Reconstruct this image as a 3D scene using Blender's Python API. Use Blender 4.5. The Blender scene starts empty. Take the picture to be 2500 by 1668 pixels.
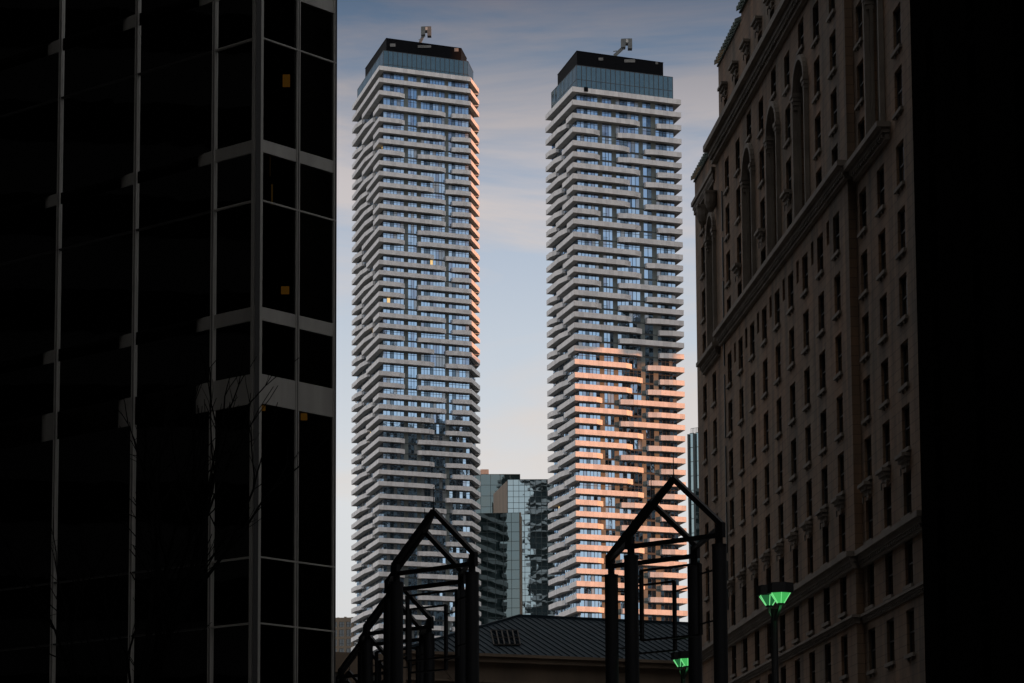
import bpy, math, random
from mathutils import Vector, Matrix
random.seed(7)
S = bpy.context.scene
R = math.radians

# ------------------------------------------------------------------ camera
F = 6850.0                                   # focal length in photograph pixels
PITCH, ROLL = R(7.0), -0.0052
CAM = Vector((0, 0, 1.7))
cam_d = bpy.data.cameras.new('camera'); cam = bpy.data.objects.new('camera', cam_d)
S.collection.objects.link(cam)
cam_d.sensor_width = 36; cam_d.lens = 36 * F / 2500
cam_d.shift_y = 575 / 2500
cam_d.clip_start = 0.5; cam_d.clip_end = 12000
ROT = Matrix.Rotation(R(90) + PITCH, 3, 'X') @ Matrix.Rotation(ROLL, 3, 'Z')
cam.matrix_world = Matrix.Translation(CAM) @ ROT.to_4x4()
S.camera = cam
S.render.resolution_x, S.render.resolution_y = 1024, 683

def P(px, py, Y):
    """world point at distance Y seen at pixel px, py of the 2500 x 1668 photograph"""
    d = ROT @ Vector(((px - 1250) / F, (1409 - py) / F, -1))
    return CAM + d * (Y / d.y)

# ------------------------------------------------------------------ sky, sun, exposure
SUN_EL, SUN_AZ = 9.0, -12.0                   # degrees; azimuth counted from +X towards +Y
w = bpy.data.worlds.new('World'); S.world = w; w.use_nodes = True
nt = w.node_tree; nt.nodes.clear()
def N(nt, t, **k):
    n = nt.nodes.new(t)
    for a, v in k.items(): setattr(n, a, v)
    return n
out = N(nt, 'ShaderNodeOutputWorld')
sky = N(nt, 'ShaderNodeTexSky', sky_type='NISHITA', sun_disc=False)
sky.sun_elevation = R(SUN_EL); sky.sun_rotation = R(90 - SUN_AZ)
tc = N(nt, 'ShaderNodeTexCoord'); sep = N(nt, 'ShaderNodeSeparateXYZ')
nt.links.new(tc.outputs['Generated'], sep.inputs[0])
# thin cloud veil: colour by height above the horizon
ramp = N(nt, 'ShaderNodeValToRGB'); cr = ramp.color_ramp
stops = [(0.00, (.68, .67, .66)), (.150, (.77, .79, .81)), (.205, (.60, .665, .75)), (.235, (.50, .575, .69)),
         (.265, (.36, .43, .55)), (.292, (.19, .26, .37)), (.325, (.085, .13, .21)), (.46, (1.25, 1.25, 1.27)), (1.0, (2.0, 1.93, 1.86))]
while len(cr.elements) < len(stops): cr.elements.new(.5)
for e, (p, c) in zip(cr.elements, stops): e.position = p; e.color = (*c, 1)
nt.links.new(sep.outputs['Z'], ramp.inputs[0])
mp = N(nt, 'ShaderNodeMapping'); mp.inputs['Scale'].default_value = (3.0, 3.0, 15.0); mp.inputs['Rotation'].default_value = (0, R(14), 0)
mp.inputs['Location'].default_value = (3.3, .4, 1.2)
nt.links.new(tc.outputs['Generated'], mp.inputs[0])
nz = N(nt, 'ShaderNodeTexNoise'); nz.inputs['Scale'].default_value = 1.6; nz.inputs['Detail'].default_value = 7; nz.inputs['Roughness'].default_value = .58
nz.inputs['Distortion'].default_value = .9
nt.links.new(mp.outputs[0], nz.inputs['Vector'])
cl = N(nt, 'ShaderNodeValToRGB'); cl.color_ramp.elements[0].position = .43; cl.color_ramp.elements[1].position = .61
cl.color_ramp.elements[0].color = (0, 0, 0, 1); cl.color_ramp.elements[1].color = (1, 1, 1, 1)
nt.links.new(nz.outputs['Fac'], cl.inputs[0])
mul = N(nt, 'ShaderNodeMath', operation='MULTIPLY'); mul.inputs[1].default_value = .9
nt.links.new(cl.outputs[0], mul.inputs[0])
# warm-white cloud tone, a little dimmer high up
ctone = N(nt, 'ShaderNodeValToRGB'); ce = ctone.color_ramp
ce.elements[0].position = .15; ce.elements[0].color = (.80, .755, .725, 1)
ce.elements[1].position = .325; ce.elements[1].color = (.14, .15, .20, 1)
e = ce.elements.new(.26); e.color = (.66, .60, .59, 1)
nt.links.new(sep.outputs['Z'], ctone.inputs[0])
mx = N(nt, 'ShaderNodeMixRGB'); nt.links.new(mul.outputs[0], mx.inputs[0])
nt.links.new(ramp.outputs[0], mx.inputs[1]); nt.links.new(ctone.outputs[0], mx.inputs[2])
bg1 = N(nt, 'ShaderNodeBackground'); bg1.inputs['Strength'].default_value = .05
bg2 = N(nt, 'ShaderNodeBackground'); bg2.inputs['Strength'].default_value = 1.0
nt.links.new(sky.outputs[0], bg1.inputs[0]); nt.links.new(mx.outputs[0], bg2.inputs[0])
ms = N(nt, 'ShaderNodeMixShader'); ms.inputs[0].default_value = .9
nt.links.new(bg1.outputs[0], ms.inputs[1]); nt.links.new(bg2.outputs[0], ms.inputs[2])
nt.links.new(ms.outputs[0], out.inputs[0])

sl = bpy.data.lights.new('sun', 'SUN'); sun = bpy.data.objects.new('sun', sl); S.collection.objects.link(sun)
sl.energy = 4.6; sl.angle = R(.5); sl.color = (1.0, .35, .115)
sv = Vector((math.cos(R(SUN_EL)) * math.cos(R(SUN_AZ)), math.cos(R(SUN_EL)) * math.sin(R(SUN_AZ)), math.sin(R(SUN_EL))))
sun.rotation_euler = sv.to_track_quat('Z', 'Y').to_euler()
S.view_settings.view_transform = 'Standard'; S.view_settings.look = 'None'
S.view_settings.exposure = 0.0; S.view_settings.gamma = 1; S.view_settings.use_curve_mapping = False

# ------------------------------------------------------------------ materials
MATS = {}
def mat(name, col, rough=.6, metal=0.0, spec=.5, var=0.0, scale=1.0, bump=0.0, emit=None, estr=0.0, streak=False, dirt=None, coords='Object'):
    m = bpy.data.materials.new(name); m.use_nodes = True; t = m.node_tree
    b = t.nodes['Principled BSDF']
    b.inputs['Base Color'].default_value = (*col, 1); b.inputs['Roughness'].default_value = rough
    b.inputs['Metallic'].default_value = metal; b.inputs['Specular IOR Level'].default_value = spec
    if emit: b.inputs['Emission Color'].default_value = (*emit, 1); b.inputs['Emission Strength'].default_value = estr
    if var or bump:
        tc = N(t, 'ShaderNodeTexCoord'); mp = N(t, 'ShaderNodeMapping')
        mp.inputs['Scale'].default_value = (scale, scale, scale * (.12 if streak else 1))
        nz = N(t, 'ShaderNodeTexNoise'); nz.inputs['Detail'].default_value = 6; nz.inputs['Scale'].default_value = 1
        nz.inputs['Roughness'].default_value = .6
        t.links.new(tc.outputs[coords], mp.inputs[0]); t.links.new(mp.outputs[0], nz.inputs['Vector'])
        if var:
            rp = N(t, 'ShaderNodeValToRGB'); rp.color_ramp.elements[0].position = .3; rp.color_ramp.elements[1].position = .72
            d = dirt or [c * (1 - var) for c in col]
            rp.color_ramp.elements[0].color = (*d, 1); rp.color_ramp.elements[1].color = (*[min(1, c * (1 + var * .5)) for c in col], 1)
            t.links.new(nz.outputs['Fac'], rp.inputs[0]); t.links.new(rp.outputs[0], b.inputs['Base Color'])
        if bump:
            bp = N(t, 'ShaderNodeBump'); bp.inputs['Strength'].default_value = bump; bp.inputs['Distance'].default_value = .05
            t.links.new(nz.outputs['Fac'], bp.inputs['Height']); t.links.new(bp.outputs[0], b.inputs['Normal'])
    MATS[name] = m; return m
def glass(name, col, rough=.02, wave=.0, scale=.4, base=(.01, .014, .016), mix=.5):
    """window glass: dark body with a coated mirror surface, slightly wavy"""
    m = bpy.data.materials.new(name); m.use_nodes = True; t = m.node_tree
    b = t.nodes['Principled BSDF']; o = t.nodes['Material Output']
    b.inputs['Base Color'].default_value = (*base, 1); b.inputs['Roughness'].default_value = rough + .02
    g = N(t, 'ShaderNodeBsdfGlossy'); g.inputs['Color'].default_value = (*col, 1); g.inputs['Roughness'].default_value = rough
    x = N(t, 'ShaderNodeMixShader'); x.inputs[0].default_value = mix
    t.links.new(b.outputs[0], x.inputs[1]); t.links.new(g.outputs[0], x.inputs[2]); t.links.new(x.outputs[0], o.inputs[0])
    if wave:
        tc = N(t, 'ShaderNodeTexCoord'); nz = N(t, 'ShaderNodeTexNoise'); nz.inputs['Scale'].default_value = scale; nz.inputs['Detail'].default_value = 2
        bp = N(t, 'ShaderNodeBump'); bp.inputs['Strength'].default_value = 1; bp.inputs['Distance'].default_value = wave
        t.links.new(tc.outputs['Object'], nz.inputs['Vector']); t.links.new(nz.outputs['Fac'], bp.inputs['Height'])
        t.links.new(bp.outputs[0], g.inputs['Normal']); t.links.new(bp.outputs[0], b.inputs['Normal'])
    MATS[name] = m; return m

rail_a = mat('rail white frit', (.72, .70, .69), .45, var=.12, scale=.5)
rail_b = mat('rail pale grey frit', (.65, .63, .62), .45, var=.12, scale=.5)
rail_c = mat('rail warm white frit', (.76, .735, .72), .45, var=.1, scale=.5)
RAILS = [rail_a, rail_b, rail_c]
slab_m = mat('slab concrete', (.38, .37, .35), .85, var=.3, scale=.6)
panel_m = mat('grey green spandrel panel', (.125, .15, .145), .45, var=.15, scale=.8)
dark_m = mat('dark facade metal', (.035, .050, .052), .4, var=.3, scale=1)
frame_m = mat('window frame', (.03, .036, .04), .4)
gl_a = glass('blue coated glass', (.54, .76, 1.0), .03, wave=.006, scale=.5, mix=.85)
gl_b = glass('blue grey glass', (.50, .64, .85), .03, wave=.01, scale=.7, mix=.65)
gl_c = glass('deep blue door glass', (.35, .55, .75), .03, wave=.03, scale=.6, mix=.28)
gl_d = glass('glass over pale curtain', (.7, .8, .9), .05, wave=.02, base=(.22, .23, .23), mix=.35)
lit_w = mat('lit flat window', (.3, .25, .15), .5, emit=(1, .66, .28), estr=.9)
GL = [gl_a, gl_b, gl_c, gl_d, lit_w]
pent_g = glass('teal parapet glass', (.42, .62, .70), .06, wave=.01, base=(.045, .075, .08), mix=.30)
pent_k = mat('black mechanical cladding', (.002, .0025, .004), .8, spec=.1)
bmu_m = mat('painted crane metal', (.11, .12, .12), .5, var=.3, scale=1)
bmu_w = mat('white crane panel', (.4, .4, .38), .6)
# ------------------------------------------------------------------ mesh helper
COL = S.collection
class M:
    def __init__(s, *mats): s.v = []; s.f = []; s.m = []; s.mats = list(mats) or [dark_m]
    def quad(s, a, b, c, d, mi=0):
        n = len(s.v); s.v += [Vector(a), Vector(b), Vector(c), Vector(d)]; s.f.append((n, n+1, n+2, n+3)); s.m.append(mi)
    def poly(s, pts, mi=0):
        n = len(s.v); s.v += [Vector(p) for p in pts]; s.f.append(tuple(range(n, n + len(pts)))); s.m.append(mi)
    def hexa(s, b, t, mi=0, side=None):
        """closed prism between two rings b (bottom, CCW from above) and t"""
        n = len(s.v); k = len(b); s.v += [Vector(p) for p in b] + [Vector(p) for p in t]
        s.f.append(tuple(range(n + k - 1, n - 1, -1))); s.m.append(mi)
        s.f.append(tuple(range(n + k, n + 2 * k))); s.m.append(mi)
        for i in range(k):
            j = (i + 1) % k; s.f.append((n + i, n + j, n + k + j, n + k + i)); s.m.append(mi if side is None else side)
    def prism(s, pts, z0, z1, mi=0):
        a = sum(pts[i][0] * pts[(i+1) % len(pts)][1] - pts[(i+1) % len(pts)][0] * pts[i][1] for i in range(len(pts)))
        if a < 0: pts = pts[::-1]
        s.hexa([(p[0], p[1], z0) for p in pts], [(p[0], p[1], z1) for p in pts], mi)
    def box(s, x0, x1, y0, y1, z0, z1, mi=0): s.prism([(x0, y0), (x1, y0), (x1, y1), (x0, y1)], z0, z1, mi)
    def bar(s, a, b, wd, ht=None, mi=0, up=(0, 0, 1)):
        """rectangular beam from a to b"""
        a = Vector(a); b = Vector(b); ht = ht or wd; d = (b - a).normalized(); up = Vector(up)
        if abs(d.dot(up)) > .98: up = Vector((0, 1, 0))
        r = d.cross(up).normalized() * wd / 2; u = r.cross(d).normalized() * ht / 2
        ring = lambda p: [p - r - u, p + r - u, p + r + u, p - r + u]
        s.hexa(ring(a), ring(b), mi)
    def tube(s, a, b, ra, rb, n=6, mi=0):
        a = Vector(a); b = Vector(b); d = (b - a).normalized(); up = Vector((0, 0, 1)) if abs(d.z) < .9 else Vector((0, 1, 0))
        r = d.cross(up).normalized(); u = r.cross(d)
        ring = lambda p, q: [p + (r * math.cos(2*math.pi*i/n) + u * math.sin(2*math.pi*i/n)) * q for i in range(n)]
        s.hexa(ring(a, ra), ring(b, rb), mi)
    def build(s, name, parent=None, root=None, smooth=False):
        off = Vector((0, 0, 0))
        p = parent
        while p is not None: off += p.location; p = p.parent
        me = bpy.data.meshes.new(name); me.from_pydata([v - off for v in s.v], [], s.f)
        for m in s.mats: me.materials.append(m)
        me.polygons.foreach_set('material_index', s.m)
        if smooth: me.polygons.foreach_set('use_smooth', [True] * len(s.f))
        me.update()
        o = bpy.data.objects.new(name, me); COL.objects.link(o); o.parent = parent
        return o
def tag(o, label=None, cat=None, group=None, kind=None):
    if label: o['label'] = label
    if cat: o['category'] = cat
    if group: o['group'] = group
    if kind: o['kind'] = kind
    return o
def thing(name, label, cat, loc, group=None):
    o = bpy.data.objects.new(name, None); COL.objects.link(o); o.location = loc; o.empty_display_size = 2
    return tag(o, label, cat, group)
def copy_tree(o, parent=None):
    c = o.copy(); COL.objects.link(c); c.parent = parent
    for ch in [k for k in bpy.data.objects if k.parent == o]: copy_tree(ch, c)
    return c
def V2(p): return Vector((p[0], p[1]))

# ------------------------------------------------------------------ ground
asph = mat('asphalt', (.05, .05, .052), .9, var=.3, scale=.8, bump=.3)
pave = mat('concrete paving', (.22, .21, .20), .85, var=.25, scale=.7)
white = mat('road paint', (.7, .7, .68), .7, var=.2, scale=2)
earth = mat('city ground', (.17, .165, .155), .95, var=.3, scale=.05)
g = M(earth); g.quad((-4000, -4000, -.15), (4000, -4000, -.15), (4000, 6000, -.15), (-4000, 6000, -.15)); tag(g.build('ground'), kind='structure')
g = M(asph); g.box(8, 26, -200, 270, -.14, -.02); tag(g.build('road'), kind='structure')
g = M(white)
for i in range(40): g.box(16.9, 17.1, -100 + i * 9, -97 + i * 9, -.015, -.011)
tag(g.build('road_marking'), kind='structure')
# pavement with kerb, split so it never shares a plane with the road
g = M(pave); g.box(-60, 7.9, -200, 270, -.13, 0); tag(g.build('pavement'), kind='structure')

# ------------------------------------------------------------------ condominium towers
def lerp(a, b, t): return a + (b - a) * t
def tower(name, label, core, back, rail_px, rail_y, types, fr, bays, chamfer, zglass, gband, depth=1.68, rail_h=1.06, nochamfer=False):
    """core: plan points [BL, FL, FR(, CH)]; back: plan points closing the plan"""
    BL, FL, FR = [V2(p) for p in core[:3]]; CH = V2(core[3]) if chamfer else None
    root = thing(name, label, 'tower', (FL.x, FL.y, 0))
    def nrm(a, b):
        d = (b - a).normalized(); return Vector((d.y, -d.x))         # outward for the order BL, FL, FR, CH
    faces = [(BL, FL), (FL, FR)] + ([(FR, CH)] if chamfer else [])
    nn = [nrm(a, b) for a, b in faces]
    def corner(p, n1, n2, d):
        b = (n1 + n2).normalized(); return p + b * d / b.dot(n1)
    # rail heights at the front left corner
    cp = corner(FL, nn[0], nn[1], depth)
    zr = []
    for y in rail_y:
        q = P(rail_px, y, cp.y); zr.append(q.z)
    step = 2.9
    slabs = [z - rail_h for z in zr]; typ = list(types)
    seq = 'ABCBACABBC'
    i = 0
    while slabs[-1] - step > 14:
        slabs.append(slabs[-1] - step); typ.append(seq[i % 10]); i += 1
    # --- balconies
    def path(t0, t1, tap0=None, tap1=None):
        """list of (core point, outer point) from parameter t0 to t1; 0..1 left face, 1..2 front, 2..3 chamfer.
        tap = length in parameter over which the outer edge closes towards the wall"""
        ks = sorted(set([t0, t1] + [k for k in (1.0, 2.0) if t0 < k < t1] +
                        ([t0 + tap0[0]] if tap0 else []) + ([t1 - tap1[0]] if tap1 else [])))
        res = []
        for k in ks:
            fi = min(int(k), len(faces) - 1)
            d = depth
            if tap0 and k == t0: d = depth * tap0[1]
            if tap1 and k == t1: d = depth * tap1[1]
            if k in (1.0, 2.0) and fi < len(faces) and k < len(faces):
                p = faces[fi][0]; res.append((p, p + nn[1] * d if (k == 2.0 and nochamfer is False) else corner(p, nn[fi - 1], nn[fi], d)))
            else:
                a, b = faces[fi]; u = k - fi; p = lerp(a, b, u); res.append((p, p + nn[fi] * d))
        return res
    def subdivide(path_):
        pts = []
        for (a, b), (c, d) in zip(path_, path_[1:]):
            L = (d - b).length; n = max(1, round(L / 1.25))
            pts += [(lerp(b, d, i / n), lerp(b, d, (i + 1) / n)) for i in range(n)]
        return pts
    def balcony_mesh(sl, rl, pth, z, caps=(True, True)):
        for (a, b), (c, d) in zip(pth, pth[1:]):
            sl.quad((*a, z), (*b, z), (*d, z), (*c, z))
            sl.quad((*a, z - .22), (*c, z - .22), (*d, z - .22), (*b, z - .22))
            sl.quad((*b, z - .22), (*d, z - .22), (*d, z), (*b, z))
        for a, b in (pth[0], pth[-1]): sl.quad((*a, z - .22), (*b, z - .22), (*b, z), (*a, z))
        segs = subdivide(pth)
        (a0, b0), (a1, b1) = pth[0], pth[-1]
        if caps[0]: segs = [(a0.copy(), b0.copy())] + segs
        if caps[1]: segs = segs + [(b1.copy(), a1.copy())]
        z0, z1 = z - .23, z + rail_h
        for p, q in segs:
            d = q - p
            if d.length < .1: continue
            n = Vector((d.y, -d.x)).normalized() * .05
            d = d.normalized() * .012
            mi = random.choice((0, 0, 1, 2))
            rl.hexa([(*(p + d + n * .2), z0), (*(q - d + n * .2), z0), (*(q - d + n), z0), (*(p + d + n), z0)][::-1],
                    [(*(p + d + n * .2), z1), (*(q - d + n * .2), z1), (*(q - d + n), z1), (*(p + d + n), z1)][::-1], mi)
    jobs = []
    end = 3.0 if chamfer else 2.0
    wrap_end = end
    for si, (z, t) in enumerate(zip(slabs, typ)):
        if t == 'F':
            jobs.append((path(0, end), z, 90)); continue
        lc, rk, re_, fe, fs = fr[t]          # left face: corner start, rear kink, rear end; front: left end, right start
        jobs.append((path(1 - lc, 1 + fe, None, (.075, .45)), z, 30))
        jobs.append((path(1 + fs, end, (.12, .55), None), z, 20))
        jobs.append((path(0, 1 - re_, None, (abs(rk - re_), .45)), z, 1))
    def plen(p): return sum((b[1] - a[1]).length for a, b in zip(p, p[1:]))
    vis = [j for j in jobs if j[1] > 40]; low = [j for j in jobs if j[1] <= 40]
    vis.sort(key=lambda j: -plen(j[0]) - j[2] * .01)
    ss, rr = M(slab_m), M(*RAILS)
    for k, (p, z, _) in enumerate(vis + low):
        if k < 100:
            sm, rm = M(slab_m), M(*RAILS); balcony_mesh(sm, rm, p, z)
            b = sm.build('balcony', root); rm.build('railing', b)
        else: balcony_mesh(ss, ss2 := rr, p, z)
    ringp = [BL, FL, FR] + ([CH] if chamfer else []) + [V2(p) for p in back]
    k0 = 3 if chamfer else 2
    for e0, e1 in zip(ringp[k0:], ringp[k0 + 1:] + [BL]):
        n_ = nrm(e0, e1)
        for j_, z in enumerate(slabs):
            u0, u1 = ((.03, .97), (.03, .6), (.3, .97))[j_ % 3]
            balcony_mesh(ss, rr, [(lerp(e0, e1, u0), lerp(e0, e1, u0) + n_ * depth), (lerp(e0, e1, u1), lerp(e0, e1, u1) + n_ * depth)], z)
    b = ss.build('balcony', root); tag(b, kind='stuff'); r2 = rr.build('railing', b); tag(r2, kind='stuff')
    # --- core wall: set back 0.2 m behind the glass line
    ins = .22
    ring = [BL, FL, FR] + ([CH] if chamfer else []) + [V2(p) for p in back]
    c = sum(ring, Vector((0, 0))) / len(ring)
    def inset(r, d):
        n = len(r); o = []
        for i in range(n):
            a, b, e = r[i - 1], r[i], r[(i + 1) % n]
            n1, n2 = nrm(a, b), nrm(b, e); bb = (n1 + n2).normalized(); o.append(b - bb * d / max(.3, bb.dot(n1)))
        return o
    core_ring = inset(ring, ins)
    wm = M(dark_m, panel_m); ztop = slabs[0]
    wm.prism([tuple(p) for p in core_ring], 0, ztop + .3, 0)
    # slab edges and spandrel panels
    def strip(mm, f, u0, u1, z0, z1, o0, o1, mi=0):
        a, b = faces[f]; p, q = lerp(a, b, u0), lerp(a, b, u1); n = nn[f]
        mm.hexa([(*(p + n * o1), z0), (*(q + n * o1), z0), (*(q - n * o0), z0), (*(p - n * o0), z0)],
                [(*(p + n * o1), z1), (*(q + n * o1), z1), (*(q - n * o0), z1), (*(p - n * o0), z1)], mi)
    nf = len(faces)
    for si, z in enumerate(slabs[1:], 1):
        zt = slabs[si - 1] - .22
        for f in range(nf): strip(wm, f, 0, 1, z - .21, z + .05, .3, .01, 0)
        # opaque panels between window bays on the front
        e = [b for bay in bays for b in bay]
        gaps = [(e[i], e[i + 1]) for i in range(1, len(e) - 1, 2)]
        for u0, u1 in gaps: strip(wm, 1, u0, u1, z + .05, zt, .25, .06, 1)
        for u in (.23, .47, .71): strip(wm, 0, u - .012, u + .012, z + .05, zt, .25, .06, 1)
    wm.build('wall', root)
    # --- windows
    wj = []
    for si, z in enumerate(slabs[1:], 1):
        zt = slabs[si - 1] - .24; z0 = z + .06
        for bi, (u0, u1) in enumerate(bays): wj.append((1, bi, u0, u1, z0, zt, si))
        for bi, (u0, u1) in enumerate(((0, .218), (.242, .458), (.482, .698), (.722, 1))): wj.append((0, 10 + bi, u0, u1, z0, zt, si))
        if chamfer: wj.append((2, 20, 0.02, 1, z0, zt, si))
    def window(gm, fm, f, bi, u0, u1, z0, z1, si):
        a, b = faces[f]; n = nn[f]; L = (b - a).length * (u1 - u0)
        k = max(1, round(L / (1.0 if f == 1 else 1.3)))
        dz = {0: (2,), 2: (1, 2), 3: (1,), 4: (1, 2)}.get(bi, ())
        if bi == 2 and si % 3 == 0: dz = (3,)
        for i in range(k):
            p, q = lerp(a, b, lerp(u0, u1, i / k)), lerp(a, b, lerp(u0, u1, (i + 1) / k))
            t1, t2 = random.gauss(0, .006), random.gauss(0, .008)
            mi = 2 if (i in dz and random.random() < .85) else random.choices((0, 1, 3, 4), (8, 1.7, .9, .018))[0]
            gm.quad((*(p + n * t1), z0), (*(q - n * t1), z0), (*(q - n * (t1 + t2)), z1), (*(p + n * (t1 - t2)), z1), mi)
            e = lerp(a, b, lerp(u0, u1, i / k)); d = (b - a).normalized() * .05
            if i: fm.hexa([(*(e - d + n * .07), z0), (*(e + d + n * .07), z0), (*(e + d - n * .02), z0), (*(e - d - n * .02), z0)],
                    [(*(e - d + n * .07), z1), (*(e + d + n * .07), z1), (*(e + d - n * .02), z1), (*(e - d - n * .02), z1)])
        p, q = lerp(a, b, u0), lerp(a, b, u1)
        for zc, h in ((z0 + .05, .05), (z1 - .05, .05)) + (((z1 - .75, .05),) if z1 - z0 > 2.9 else ()) + (((z0 + .75, .045), (z0 + .38, .03)) if bi == 1 else ()):
            qq = q if bi != 1 or zc > z0 + 1 or zc < z0 + .1 else lerp(p, q, .48)
            fm.hexa([(*(p + n * .068), zc - h), (*(qq + n * .068), zc - h), (*(qq - n * .02), zc - h), (*(p - n * .02), zc - h)],
                    [(*(p + n * .068), zc + h), (*(qq + n * .068), zc + h), (*(qq - n * .02), zc + h), (*(p - n * .02), zc + h)])
    wj.sort(key=lambda j: -((j[0] == 1) * 100 + (j[3] - j[2]) * 10 + j[5] * .12))
    gs, fs_ = M(*GL), M(frame_m)
    for k, j in enumerate(wj):
        if k < 100:
            gm, fm = M(*GL), M(frame_m); window(gm, fm, *j); wo = gm.build('window', root); fm.build('frame', wo)
        else: window(gs, fs_, *j)
    wo = gs.build('window', root); tag(wo, kind='stuff'); tag(fs_.build('frame', wo), kind='stuff')
    return root, faces, nn, ring, slabs, inset, strip

# measured in the photograph: A short, B long, C medium, F runs all the way round
FRA = {'A': (.60, .86, .72, .236, .391), 'B': (.17, .50, .30, .717, .794), 'C': (.43, .66, .50, .579, .717)}
FRB = {'A': (.60, .86, .72, .219, .403), 'B': (.17, .50, .30, .634, .813), 'C': (.34, .66, .50, .525, .687)}
yA = [160, 189.3, 219.9, 253.8, 285, 311.7, 337.3, 364, 391, 417, 443.8, 470, 496.7, 523.7, 551, 579, 608, 634, 659, 685, 711, 737, 762, 788, 814.6,
      841, 873, 905, 932.4, 959.4, 986, 1012, 1039, 1066, 1092, 1119, 1146, 1174, 1204.8, 1232.8, 1259.7, 1286.6, 1313, 1340, 1367, 1395.5, 1424]
tA = 'FFABABBABCCBBBAACBBAAABBACCAABBCCAACBCCBBBCABAA'
yB = [211, 243, 275, 309, 342, 369, 396, 423, 451, 478, 506.5, 533, 565, 596, 623, 650.6, 678.7, 706.7, 733.5, 760, 787, 815, 843, 876, 908.6, 936, 965,
      991.7, 1019, 1046.6, 1074.7, 1102, 1130.4, 1160.4, 1192, 1219, 1247, 1275, 1303, 1329, 1359, 1387, 1418, 1449, 1480]
tB = 'FFBACABCBCABABCBACACBABCBCACABCABCBABACBACBCA'
def XY(px, Y, py=822): q = P(px, py, Y); return (q.x, q.y)
A_core = [XY(872, 839), XY(936, 800), XY(1145, 811), XY(1158, 822)]
A_back = [XY(1120, 848), XY(1010, 854)]
tA_root, fA, nA, ringA, slA, insA, stA = tower('condominium_tower', 'tall left condominium tower with angled right corner catching yellow sunlight on its staggered white balconies',
      A_core, A_back, 926.5, yA, tA, FRA, [(0, .236), (.287, .387), (.438, .717), (.763, 1)], True, 0, 0)
B_core = [XY(1350.5, 714), XY(1413, 690.3), XY(1650, 701)]
b3 = V2(B_core[2]) + (V2(B_core[0]) - V2(B_core[1]))
tB_root, fB, nB, ringB, slB, insB, stB = tower('condominium_tower', 'right condominium tower whose lower staggered balconies glow orange in low sunlight',
      B_core + [tuple(b3)], [], 1406.7, yB, tB, FRB, [(0, .21), (.257, .352), (.40, .634), (.678, .762), (.812, 1)], True, 0, 0, nochamfer=True)

def penthouse(root, faces, nn, ring, slab0, inset, strip, zg, corners_black, zb_pts, rows, kglass):
    """glass parapet storeys, black plant box and a roof crane"""
    gm, fm = M(pent_g), M(frame_m); nf = len(faces)
    z0 = slab0
    body = M(dark_m); body.prism([tuple(p) for p in inset(ring, .35)], z0 + .31, zg - .4); body.build('penthouse_wall', root)
    for f in range(nf):
        a, b = faces[f]; n = nn[f]; L = (b - a).length; k = max(2, round(L / (L / kglass[f])))
        for i in range(k):
            p, q = lerp(a, b, i / k), lerp(a, b, (i + 1) / k)
            for r0, r1 in rows:
                t1 = random.gauss(0, .005)
                gm.quad((*(p + n * t1), lerp(z0, zg, r0)), (*(q - n * t1), lerp(z0, zg, r0)), (*(q - n * t1), lerp(z0, zg, r1)), (*(p + n * t1), lerp(z0, zg, r1)))
            d = (b - a).normalized() * .09
            fm.hexa([(*(p - d + n * .05), z0), (*(p + d + n * .05), z0), (*(p + d - n * .03), z0), (*(p - d - n * .03), z0)],
                    [(*(p - d + n * .05), zg), (*(p + d + n * .05), zg), (*(p + d - n * .03), zg), (*(p - d - n * .03), zg)])
        for r0, r1 in rows:
            zz = lerp(z0, zg, r1) - .02
            fm.hexa([(*(a + n * .047), zz - .06), (*(b + n * .047), zz - .06), (*(b - n * .03), zz - .06), (*(a - n * .03), zz - .06)],
                    [(*(a + n * .047), zz + .06), (*(b + n * .047), zz + .06), (*(b - n * .03), zz + .06), (*(a - n * .03), zz + .06)])
    go = gm.build('parapet_glass', root); fm.build('frame', go)
    bm = M(pent_k); bm.prism([tuple(p) for p in corners_black], zg - .5, zb_pts)
    # thin coping on the black box
    bm.prism([tuple(p) for p in inset([V2(p) for p in corners_black], -.08)], zb_pts + .003, zb_pts + .14)
    return bm.build('plant_enclosure', root)
zgA = P(936, 123, 800).z; zgB = P(1413, 159, 690.3).z
bA = [XY(891, 831.5), XY(943, 802), XY(1128, 812), XY(1141.5, 822), XY(1100, 838), XY(1010, 842)]
rows2 = ((0, .36), (.36, 1)); rowsB = ((0, .5), (.5, 1))
boxA = penthouse(tA_root, fA, nA, ringA, slA[0] + .0, insA, stA, zgA, bA, P(943, 94, 802).z, rows2, (20, 18, 5))
bB = [XY(1366, 712), XY(1414, 691.7), XY(1627, 702), XY(1590, 720)]
boxB = penthouse(tB_root, fB, nB, ringB, slB[0], insB, stB, zgB, bB, P(1413.9, 125, 691.7).z, rowsB, (19, 20, 18))
# louvred openings in the black boxes
def louvre(parent, px0, px1, py0, py1, Y, a, b):
    m = M(mat('louvre metal', (.16, .16, .155), .6) if 'louvre metal' not in MATS else MATS['louvre metal'])
    a, b = V2(a), V2(b); d = (b - a).normalized(); n = Vector((d.y, -d.x))
    for i in range(3):
        y = lerp(py0, py1, (i + .5) / 3)
        def hit(px):
            q = P(px, y, Y); o = CAM; dr = q - o
            t = (V2((a.x - o.x, a.y - o.y)).dot(n)) / (dr.x * n.x + dr.y * n.y); return o + dr * t
        p, q = hit(px0), hit(px1)
        m.bar((p.x + n.x * .06, p.y + n.y * .06, p.z), (q.x + n.x * .06, q.y + n.y * .06, q.z), .1, .32)
    m.build('louvre', parent)
louvre(tA_root, 1109, 1119, 118, 126, 766, bA[1], bA[2]); louvre(tA_root, 952, 965, 107, 114, 762, bA[1], bA[2])
louvre(tA_root, 1020, 1052, 112, 116, 762, bA[1], bA[2])
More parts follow.
